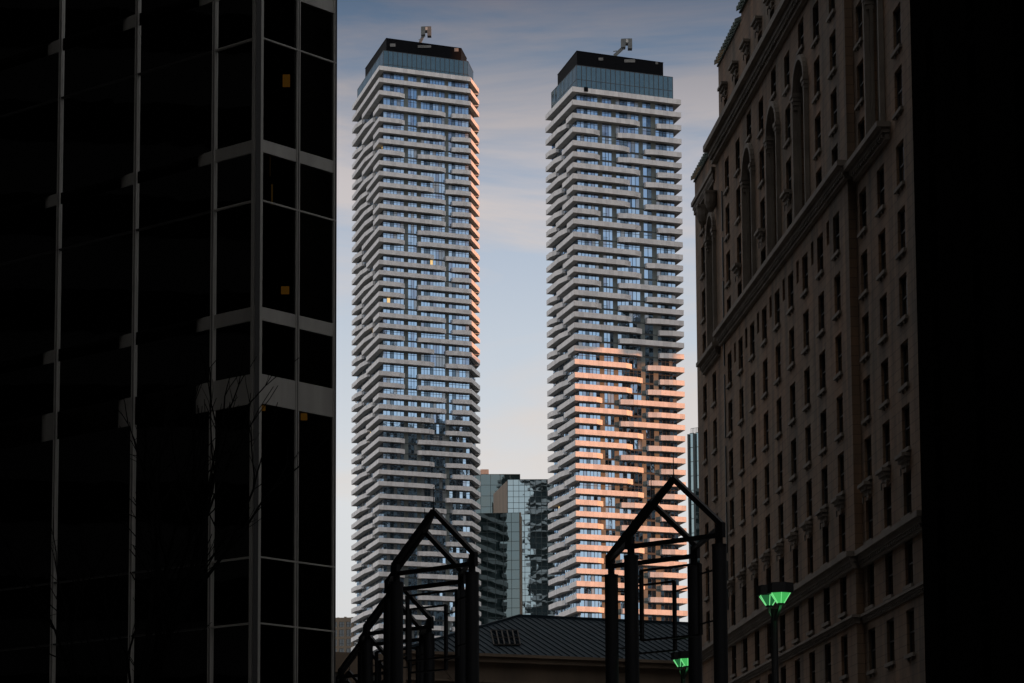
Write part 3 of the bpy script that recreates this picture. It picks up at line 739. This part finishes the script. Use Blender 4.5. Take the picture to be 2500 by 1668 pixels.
cornice(0, hl(217.8) - .8, YL, 61.4, .3, 1.1, 'string_course'); cornice(0, secL[1] - .4, YL, 19.6, .25, .5, 'string_course'); cornice(secM[0], secM[1], YM, 19.7, .35, .5, 'string_course'); cornice(secR[0], secR[1], YR, 19.7, .3, .5, 'string_course')
# window hoods
def hood(x, y, z, wd=1.9):
    m = M(trim); hbox(m, x - wd/2, x + wd/2, y - .5, y + .05, z + .35, z + .55); hbox(m, x - wd/2 + .12, x + wd/2 - .12, y - .34, y + .05, z + .12, z + .349); hbox(m, x - wd/2 + .25, x + wd/2 - .25, y - .18, y + .05, z - .15, z + .119)
    for sg in (-1, 1): hbox(m, x + sg * (wd/2 - .3) - .1, x + sg * (wd/2 - .3) + .1, y - .25, y - .181, z - .55, z - .151)
    m.build('window_hood', hotel)
for Y in mc: hood(hl(Y), YM, 26.75); hood(hl(Y), YM, 65.7, 2.1)
for Y in (164.0, 158.9, 153.7): hood(hl(Y), YR, 26.75)
for i in (1, 3, 5): hood(hl(mc[i]), YM, 50.1)
# hanging carved bosses and drain pipe at the left part, roof tile edge
for Y in (217.8, 222.2):
    m = M(trim); x = hl(Y)
    for k, (rr_, zz) in enumerate(((.15, 57.6), (.38, 57.9), (.5, 58.4), (.5, 58.9), (.55, 59.1))):
        if k: m.tube(hp(x, -.45, pz), hp(x, -.45, zz), pr, rr_, 10)
        pr, pz = rr_, zz
    hbox(m, x - .5, x + .5, -.95, .05, 59.11, 59.25); m.build('carved_boss', hotel)
m = M(dark_m)
for z0, z1 in ((55.2, 58.4), (51.5, 54.7), (47.9, 51.2), (44.5, 47.5), (38.8, 43.8), (34.2, 38.2), (29.8, 33.8), (25.4, 29.2)): hbox(m, hl(214.55), hl(214.45), YM - .1, YM - .004, z0, z1)
m.build('rain_pipe', hotel)
m = M(copper); x = 0.0
def tile_edge(x0, x1, y, z):
    hbox(m, x0, x1, y - .12, y + 1.2, z + .001, z + .12)
    x = x0 + .1
    while x < x1 - .2:
        m.hexa([hp(x, y - .35, z + .125), hp(x + .42, y - .35, z + .125), hp(x + .42, y + 1.2, z + .9), hp(x, y + 1.2, z + .9)], [hp(x + .1, y - .35, z + .45), hp(x + .32, y - .35, z + .45), hp(x + .32, y + 1.2, z + 1.2), hp(x + .1, y + 1.2, z + 1.2)]); x += .85
tile_edge(0, secL[1] - .1, YL, 63.1); tile_edge(secM[0], hl(204.9), YM, 68.8); tile_edge(hl(204.6), secM[1], YM, 69.5)
m.build('roof_tiles', hotel)

# dark stone block nearer than the hotel, at the right edge
dk = mat('near black stone', (.003, .003, .0028), .95, spec=0.0, var=.3, scale=.3)  # near-black tone over the whole block
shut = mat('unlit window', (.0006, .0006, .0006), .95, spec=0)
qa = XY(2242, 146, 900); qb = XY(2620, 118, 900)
r = thing('office_building', 'almost black building filling the right edge beyond the hotel', 'building', (qa[0], qa[1], 0))
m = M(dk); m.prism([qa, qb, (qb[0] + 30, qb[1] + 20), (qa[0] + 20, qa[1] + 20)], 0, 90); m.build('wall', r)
va, vb = V2(qa), V2(qb); dd = (vb - va).normalized(); dn = Vector((dd.y, -dd.x)); LL = (vb - va).length
for j in range(12):
    for i in range(3):
        p = va + dd * (LL * (.12 + .3 * i)) + dn * .02; q = p + dd * 1.5; z = 6 + 3.6 * j
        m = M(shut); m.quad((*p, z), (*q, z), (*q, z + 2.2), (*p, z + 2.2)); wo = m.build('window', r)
        m = M(dk); m.bar((*(p - dd * .1 + dn * .08), z - .15), (*(q + dd * .1 + dn * .08), z - .15), .2); m.build('sill', wo)

# ------------------------------------------------------------------ bank tower corner on the left: black glass and metal
alum = mat('satin anodised aluminium', (.36, .35, .325), .38, metal=.6, var=.22, scale=1.2, streak=True)
gas = mat('black gasket and dimmed transom', (.004, .004, .004), .6)
tint = bpy.data.materials.new('black tinted glass'); tint.use_nodes = True; t = tint.node_tree; o_ = t.nodes['Material Output']
for n_ in list(t.nodes):
    if n_ != o_: t.nodes.remove(n_)
tr = N(t, 'ShaderNodeBsdfTransparent'); tr.inputs[0].default_value = (.30, .27, .22, 1); gy = N(t, 'ShaderNodeBsdfGlossy'); gy.inputs[0].default_value = (.8, .8, .8, 1); gy.inputs['Roughness'].default_value = .01
fr_ = N(t, 'ShaderNodeFresnel'); fr_.inputs[0].default_value = 1.45; mx_ = N(t, 'ShaderNodeMixShader')
tc_ = N(t, 'ShaderNodeTexCoord'); nz_ = N(t, 'ShaderNodeTexNoise'); nz_.inputs['Scale'].default_value = .9; nz_.inputs['Detail'].default_value = 1; bp_ = N(t, 'ShaderNodeBump'); bp_.inputs['Distance'].default_value = .006; bp_.inputs['Strength'].default_value = .8
t.links.new(tc_.outputs['Object'], nz_.inputs['Vector']); t.links.new(nz_.outputs['Fac'], bp_.inputs['Height']); t.links.new(bp_.outputs[0], gy.inputs['Normal'])
t.links.new(fr_.outputs[0], mx_.inputs[0]); t.links.new(tr.outputs[0], mx_.inputs[1]); t.links.new(gy.outputs[0], mx_.inputs[2]); t.links.new(mx_.outputs[0], o_.inputs[0])
inner = mat('dark office interior', (.004, .004, .004), .95, spec=.1)
C0 = P(628, 834, 80); C = Vector((C0.x, C0.y))
dL = Vector((-.747, .665)).normalized(); dR = Vector((.632, .775)).normalized()
nL = Vector((-dL.y, dL.x)) * -1; nR = Vector((dR.y, -dR.x))
if nL.y > 0: nL = -nL
k = (811 - 1250) / F; LR = (k * C.y - C.x) / (dR.x - k * dR.y)
LLn = 45; ZT = 60
bank = thing('bank_building', 'black glass office building with aluminium bands and mullions filling the left side', 'building', (C.x, C.y, 0))
inn = 1.6
m = M(inner); a, b, c = C + dL * LLn, C, C + dR * LR
ci = C - (nL + nR).normalized() * inn * 1.3
m.prism([tuple(a - nL * inn), tuple(ci), tuple(c - nR * inn), tuple(c - nR * inn + Vector((-5, 30))), tuple(a - nL * inn + Vector((5, 30)))], 0, ZT - .2)
m.build('interior', bank)
# side return behind the right end, so that the block is closed
m = M(gas); m.prism([tuple(c - nR * .02), tuple(c - nR * .02 + dR * .12), (c.x - 3.6, c.y + 32), (c.x - 4.8, c.y + 32)], 0, ZT); m.build('side_wall', bank)
m = M(inner); m.prism([tuple(a + nL * .1), tuple(C), tuple(c), tuple(c + Vector((-5, 30))), tuple(a + Vector((5, 30)))], ZT, ZT + 85); m.build('upper_storeys', bank)
def fz(y): return 1.7 + C.y * (2250 - y) / F
bands = [(fz(330), fz(298)), (fz(760), fz(726)), (fz(970), fz(896))]
step_b = fz(298) - fz(726)
zb = fz(298) + step_b
while zb < ZT - 1: bands.append((zb - .4, zb)); zb += step_b
bands.sort()
thin = [fz(36), fz(455), fz(1355), fz(1519), fz(36) + step_b, fz(1840)]
sL = [0.0, 1.91, 5.43, 9.1, 12.75, 16.4, 20.05]; sR = [0.0, LR / 2, LR]
# glass panes
zcuts = sorted([0] + [z for b_ in bands for z in b_] + [ZT])
segs = [(z0, z1) for z0, z1 in zip(zcuts, zcuts[1:]) if (z0, z1) not in bands]
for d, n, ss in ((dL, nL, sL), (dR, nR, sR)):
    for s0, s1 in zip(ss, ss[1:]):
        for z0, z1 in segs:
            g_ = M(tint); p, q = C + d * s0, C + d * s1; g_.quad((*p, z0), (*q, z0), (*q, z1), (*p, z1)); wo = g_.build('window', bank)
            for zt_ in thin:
                if z0 < zt_ < z1: f_ = M(alum if (d is dR or s0 < 1) else gas); f_.bar((*(p + n * .03), zt_), (*(q + n * .03), zt_), .06, .045); f_.build('transom', wo)  # bars past the first long-side bay are black: dimming put into the colour
# bands: bright panels; on the long side they curve into the wall, shaped to imitate a fading sheen
def bandseg(d, n, s0, s1, z0, z1, curve=None):
    m = M(alum)
    if curve is None:
        p, q = C + d * s0, C + d * s1; m.hexa([(*(p + n * .04), z0), (*(q + n * .04), z0), (*(q - n * .1), z0), (*(p - n * .1), z0)], [(*(p + n * .04), z1), (*(q + n * .04), z1), (*(q - n * .1), z1), (*(p - n * .1), z1)])
    else:
        # bent inwards: the fade of light along the band is put into the shape
        K = 8; pts = []
        for i in range(K + 1):
            th = R(88) * i / K; L_ = s1 - s0; pts.append(C + d * (s0 + L_ * math.sin(th)) + n * (.04 - L_ * .38 * (1 - math.cos(th))))
        for p, q in zip(pts, pts[1:]): m.quad((*p, z0), (*q, z0), (*q, z1), (*p, z1))
    return m.build('metal_band', bank)
for z0, z1 in bands:
    blackb = M(gas)  # black backing for the stretch where the long-side band fades out
    bandseg(dR, nR, .06, LR / 2 - .07, z0, z1); bandseg(dR, nR, LR / 2 + .07, LR - .02, z0, z1)
    bandseg(dL, nL, .06, 1.91 - .07, z0, z1)
    for s0 in sL[1:]: bandseg(dL, nL, s0 + .07, s0 + 1.0, z0, z1, True)
    for s0, s1 in zip(sL[1:], sL[2:]):
        p, q = C + dL * s0, C + dL * s1; blackb.quad((*(p - nL * .75), z0), (*(q - nL * .75), z0), (*(q - nL * .75), z1), (*(p - nL * .75), z1))
        for zz in (z0, z1): blackb.quad((*p, zz), (*q, zz), (*(q - nL * .76), zz), (*(p - nL * .76), zz))
    blackb.build('band_recess', bank)
for d, n, ss in ((dL, nL, sL[1:]), (dR, nR, sR[1:])):
    for s0 in ss:
        m = M(alum, gas); p = C + d * s0
        if d is dR and s0 == LR: offs = ((-.07, 0),)
        else: offs = ((-.045, 0), (.045, 0))
        for o, mi in offs:
            q = p + d * o; m.bar((*(q + n * .035), 0), (*(q + n * .035), ZT - .01), .042, .06, mi, up=(*n, 0))
        m.bar((*(p + n * .02), .01), (*(p + n * .02), ZT - .02), .05, .05, 1, up=(*n, 0)); m.build('mullion', bank)
m = M(alum, gas)
for d, n, o in ((dL, nL, .13), (dR, nR, .045)):
    q = C + d * o; m.bar((*(q + n * .05), 0), (*(q + n * .05), ZT - .01), .11 if d is dL else .10, .1, 0, up=(*n, 0))
m.bar((C.x, C.y, .01), (C.x, C.y, ZT - .02), .14, .14, 1); m.build('corner_mullion', bank)
# ceiling lights seen through the glass
am4 = mat('very dim office light', (.02, .02, .02), .6, emit=(1, .62, .18), estr=.04)
def amber(name, col, s): return mat(name, (.1, .08, .05), .6, emit=col, estr=s)
am1, am2, am3 = amber('amber ceiling light', (1, .50, .08), .09), amber('dim olive light', (.50, .62, .10), .10), amber('warm lamp', (1, .36, .12), .9)
def lit(px0, px1, py0, py1, Y, mt, name='ceiling_light'):
    m = M(mt); a, b = P(px0, py1, Y), P(px1, py0, Y); m.box(a.x, b.x, a.y, a.y + .04, a.z, b.z); m.build(name, bank)
lit(690, 708, 182, 212, 81.6, am1); lit(686, 706, 699, 718, 81.6, am1); lit(633, 648, 990, 1003, 80.9, am1); lit(734, 750, 1009, 1026, 82.3, am1)
m = M(am2); c = P(121, 249, 90.3)
m.hexa([c + Vector((.62 * math.cos(R(th)), .3 * math.sin(R(th)), -.02 + .16 * math.cos(R(th + 90)))) for th in range(0, 360, 20)], [c + Vector((.62 * math.cos(R(th)), .3 * math.sin(R(th)), .0 + .16 * math.cos(R(th + 90)))) for th in range(0, 360, 20)])
m.build('round_ceiling_light', bank)
for q_ in ((262, 300, 330, 338), (268, 292, 300, 304), (355, 372, 150, 152), (380, 414, 163, 166), (445, 474, 215, 219), (395, 425, 212, 214), (2, 26, 596, 618), (0, 27, 640, 661), (350, 366, 575, 600), (398, 412, 690, 735), (560, 590, 500, 503), (655, 660, 370, 430), (662, 666, 450, 500)): lit(*q_, 91 if q_[0] < 300 else 87 if q_[0] < 480 else 82.5, am4)
lit(210, 214, 290, 296, 88.4, am3, 'indicator_lamp'); lit(404, 408, 735, 738, 85.4, am3, 'indicator_lamp')

# ------------------------------------------------------------------ gabled steel pavilions
steel = mat('black painted steel', (.003, .0032, .0042), .6, spec=.2)
uu = Vector((-2.74, 2.7)); ww = Vector((-.48, 5.2))
def pavilion(label):
    R1 = Vector((6.71, 90)); root = thing('gabled_pavilion', label, 'pavilion', (R1.x, R1.y, 0), 'gabled steel pavilions')
    zc, ze, za_ = 13.75, 14.42, 16.15
    pts = {'R1': R1, 'L1': R1 + uu, 'R2': R1 + ww, 'L2': R1 + uu + ww}
    for k, p in pts.items():
        m = M(steel); m.tube((*p, 0), (*p, zc), .235, .235, 24); m.tube((*p, zc - .02), (*p, zc + .03), .25, .25, 24); m.tube((*p, 0), (*p, .3), .32, .28, 24); co = m.build('column', root, smooth=False)
        m = M(steel); m.bar((*p, zc), (*p, ze), .17, .17, up=(uu.x, uu.y, 0)); m.build('post', co)
    ud = uu.normalized()
    for a, b in (('R1', 'L1'), ('R2', 'L2')):
        p, q = pts[a], pts[b]; mid = (p + q) / 2
        for e, s in ((p, -1), (q, 1)):
            m = M(steel); ee = e + ud * s * .12
            m.bar((*ee, ze), (mid.x, mid.y, za_), .17, .17)
            m.bar((*ee, ze - .42), (*ee, ze + .06), .17, .17, up=(ud.x, ud.y, 0)); m.build('rafter', root)
        m = M(steel); m.bar((p.x, p.y, zc + .33), (q.x, q.y, zc + .33), .13, .15); m.build('tie_beam', root)
        m = M(steel); m.tube((mid.x, mid.y, za_ - .05), (mid.x, mid.y, za_ + .85), .018, .012, 6); m.tube((mid.x, mid.y, za_ - .05), (mid.x, mid.y, za_ + .12), .05, .05, 8); m.build('finial', root)
    m = M(steel); m1, m2 = (pts['R1'] + pts['L1']) / 2, (pts['R2'] + pts['L2']) / 2; m.bar((*m1, za_ - .02), (*m2, za_ - .02), .15, .15)
    m.bar((*pts['R1'], ze - .1), (*pts['R2'], ze - .1), .13, .13); m.bar((*pts['L1'], ze - .1), (*pts['L2'], ze - .1), .13, .13)
    m.build('ridge_beam', root)
    # hanging rectangular banner frames held by brackets
    for (a, b, ia, ib, z0, z1) in (('L1', 'R1', .17, .16, 11.0, 13.35), ('L2', 'R2', .31, .18, 11.0, 13.4)):
        p, q = pts[a], pts[b]; d = (q - p).normalized(); L_ = (q - p).length; o = ww.normalized() * 1.1
        p2, q2 = p + d * L_ * ia + o, q - d * L_ * ib + o
        m = M(steel)
        for e in (p2, q2): m.bar((*e, z0), (*e, z1), .12, .10, up=(d.x, d.y, 0))
        m.bar((*p2, z1), (*q2, z1), .09, .07); m.bar((*p2, z0), (*q2, z0), .09, .06)
        for z in (z0 + .35, z1 - .35): m.bar((*q2, z), (*(q + d * .02), z), .05, .05)
        for z in (z0 + .2, z1 - .2): m.bar((*p2, z), (*p, z), .05, .05)
        m.build('banner_frame', root)
    return root
pv = pavilion('largest black steel gabled frame, standing alone in front of the orange lit tower')
for loc, lab in (((-1.39, 97, 0), 'foremost gabled steel frame of the left row, in front of the left tower'),
                 ((-3.52, 118, 0), 'second gabled steel frame of the left row, peeking from behind the first'),
                 ((-5.95, 139.5, 0), 'third gabled steel frame of the left row, left of the first columns'),
                 ((-8.1, 161, 0), 'farthest gabled steel frame of the left row, smallest and lowest')):
    c = copy_tree(pv); c.location = loc; c['label'] = lab

# ------------------------------------------------------------------ street lamps with green glass
lampk = mat('lamp cap black', (.004, .004, .005), .5)
gg = mat('green lamp glass', (.03, .22, .05), .15, emit=(.085, .66, .15), estr=.62, var=.5, scale=4)
gg2 = mat('dark green lamp glass', (.02, .12, .04), .15, emit=(.035, .34, .10), estr=.28, var=.5, scale=5)
gr = mat('lit green lamp rib', (.1, .4, .12), .3, emit=(.22, .88, .30), estr=.75)
def lamp(label, hs):
    base = P(1890, 1500, 70); root = thing('street_lamp', label, 'street lamp', (base.x, base.y, 0), 'twin headed green street lamps')
    m = M(lampk); m.tube((base.x, base.y, 0), (base.x, base.y, 9.45), .11, .085, 12); m.tube((base.x, base.y, 0), (base.x, base.y, .8), .2, .16, 12); m.build('pole', root)
    m = M(lampk)
    for (cx, zb_, dy, face) in hs: m.bar((base.x, base.y, 9.1), (cx, base.y + dy, zb_ - .03), .07, .07)
    m.build('arm', root)
    for (cx, zb_, dy, gmx) in hs:
        cy = base.y + dy; K = 6
        rg = lambda r_, z, o=R(30): [Vector((cx + r_ * math.cos(o + 2*math.pi*i/K), cy + r_ * math.sin(o + 2*math.pi*i/K), z)) for i in range(K)]
        m = M(gmx); b_, t_ = rg(.09, zb_), rg(.265, zb_ + .245)
        m.hexa(b_, t_); sh = m.build('lamp_shade', root)
        m = M(gr)
        for i in range(K): m.bar(b_[i], t_[i], .022, .022)
        m.build('rib', sh)
        m = M(lampk); m.hexa(rg(.33, zb_ + .25, R(45)), rg(.33, zb_ + .50, R(45))); m.hexa(rg(.10, zb_ - .05), rg(.10, zb_ - .003)); m.build('cap', root)
    for (cx, zb_, dy, gmx) in hs:
        ld = bpy.data.lights.new('lamp_glow', 'POINT'); ld.energy = 1.1; ld.color = (.15, 1, .3); ld.shadow_soft_size = .1
        lo = bpy.data.objects.new('lamp_glow', ld); COL.objects.link(lo); lo.parent = root; lo.location = (cx - base.x, dy, zb_ - .22)
    return root
z1_, z2_ = P(1906, 1477, 70).z, P(1881, 1490, 72).z
lp = lamp('twin headed street lamp with glowing green glass shades in front of the dark hotel',
          [(P(1906, 1470, 69.6).x, z1_, -.4, gg), (P(1878, 1480, 70.9).x, z2_, .9, gg2)])
c = copy_tree(lp); q = P(1667, 1500, 98); c.location = (q.x - .02, q.y, 1.22 - .25); c['label'] = 'second green lamp low down, partly hidden by a column of the right pavilion'
# longer foot for the farther lamp stands on a plinth
m = M(pave); m.box(q.x - .4, q.x + .4, q.y - .4, q.y + .4, 0.001, 1.0); tag(m.build('lamp_plinth'), 'concrete plinth under the farther green street lamp', 'plinth')

# ------------------------------------------------------------------ bare winter trees
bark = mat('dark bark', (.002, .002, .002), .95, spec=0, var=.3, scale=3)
def tree(label, x, y, h, seed, spread=1.0, depth=6):
    rnd = random.Random(seed); root = thing('bare_tree', label, 'tree', (x, y, 0), 'bare winter trees')
    tm, cm = M(bark), M(bark)
    def grow(p, d, L_, r_, lv, m):
        n = 3; q = p
        for i in range(n):
            d = (d + Vector((rnd.gauss(0, .10), rnd.gauss(0, .10), rnd.gauss(.02, .05)))).normalized(); e = q + d * L_ / n
            ra, rb = r_ * (1 - .3 * i / n), r_ * (1 - .3 * (i + 1) / n)
            m.tube(q, e, ra, rb, 6 if lv < 3 else 4)
            if lv >= 2 and rnd.random() < .55 and lv < depth:
                s_ = (d + Vector((rnd.gauss(0, .7), rnd.gauss(0, .7), rnd.gauss(.1, .3)))).normalized(); grow(e, s_, L_ * .42, rb * .5, lv + 2, cm)
            q = e
        if lv >= depth: return
        for _ in range(2 if lv else 4):
            s_ = (d * .9 + Vector((rnd.gauss(0, .55) * spread, rnd.gauss(0, .55) * spread, rnd.gauss(.08, .2)))).normalized(); grow(q, s_, L_ * rnd.uniform(.62, .82), max(.006, r_ * .6), lv + 1, cm)
    grow(Vector((x, y, 0)), Vector((0, 0, 1)), h * .34, h * .011, 0, tm)
    tm.build('trunk', root); cm.build('branches', root)
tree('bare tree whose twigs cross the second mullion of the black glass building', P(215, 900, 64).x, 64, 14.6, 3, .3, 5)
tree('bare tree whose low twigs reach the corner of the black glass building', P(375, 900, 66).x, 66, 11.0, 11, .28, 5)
tree('thin bare tree behind the left row of steel frames', P(1085, 1600, 130).x, 130, 13.2, 8)
tree('bare tree in the dark below the hotel at the right', P(2050, 1600, 110).x, 110, 11.0, 21)

# ------------------------------------------------------------------ surrounding city, outside the picture: it shades the street and is mirrored in the glass; some slabs are added only to block sun
cty = mat('dark city facade', (.004, .004, .004), .9, spec=.02, var=.3, scale=.1)
cty2 = mat('grey green city facade', (.13, .15, .15), .8, var=.3, scale=.1)
def city(label, x0, x1, y0, y1, h, extra=None, cm=None):
    r = thing('unseen_block', label, 'building', (x0, y0, 0))
    m = M(cm or cty); m.box(x0, x1, y0, y1, 0, h); (extra(m) if extra else None); m.build('wall', r)
    m = M(shut)
    z = 6
    while z < h - 4:
        for xx in (x0 - .03, x1 + .03): m.quad((xx, y0 + 1, z), (xx, y1 - 1, z), (xx, y1 - 1, z + 1.7), (xx, y0 + 1, z + 1.7))
        for yy in (y0 - .03, y1 + .03): m.quad((x0 + 1, yy, z), (x1 - 1, yy, z), (x1 - 1, yy, z + 1.7), (x0 + 1, yy, z + 1.7))
        z += 4
    m.build('window_band', r)
city('long dark block on the street side left of the camera', -75, -42, -60, 190, 230)
city('broad dark block behind the camera', -80, 90, -130, -90, 110)
city('dark block on the right side near the camera', 38, 70, -40, 117, 42)
city('unseen dark slab added far to the right, beyond the near blocks, to block the sun', 150, 180, 10, 160, 140)  # added blocker against stray sun on the block across the street
city('dark block left of the station, behind the black glass building', -120, -62, 200, 420, 90)
city('unseen dark block added right of the station, behind the hotel, to block the sun', 52, 95, 240, 420, 80)  # added blocker that keeps sun off the station roof
city('tall dark tower to the right that the condominium windows mirror', 190, 202, 550, 612, 200, None, cty2)
# unseen slab added east of the right condominium; its overhang keeps sun off the upper floors
zl = P(1500, 850, 696).z + 31
def over(m):
    rn = random.Random(4)
    for i in range(7):
        y0, y1 = 640 + i * 4, 643.99 + i * 4; z0 = zl + 5 - i * 1.3 + rn.uniform(-4.5, 4.5); m.box(220, 224, y0, y1, z0, 310)
city('unseen high slab added east of the towers, its upper half cantilevered to block the sun', 220, 224, 668.01, 760, 310, over)
city('unseen block added east of the left tower to shade its lower floors', 220, 224, 760.1, 866, P(1160, 880, 820).z + 37)  # added blocker: cuts the sun below the lit corner balconies
city('unseen lower block added northeast of the left tower to block the sun', 220, 224, 866.1, 990, P(1175, 1158, 920).z + 34)  # added lower blocker: leaves just the rear roof box in sun
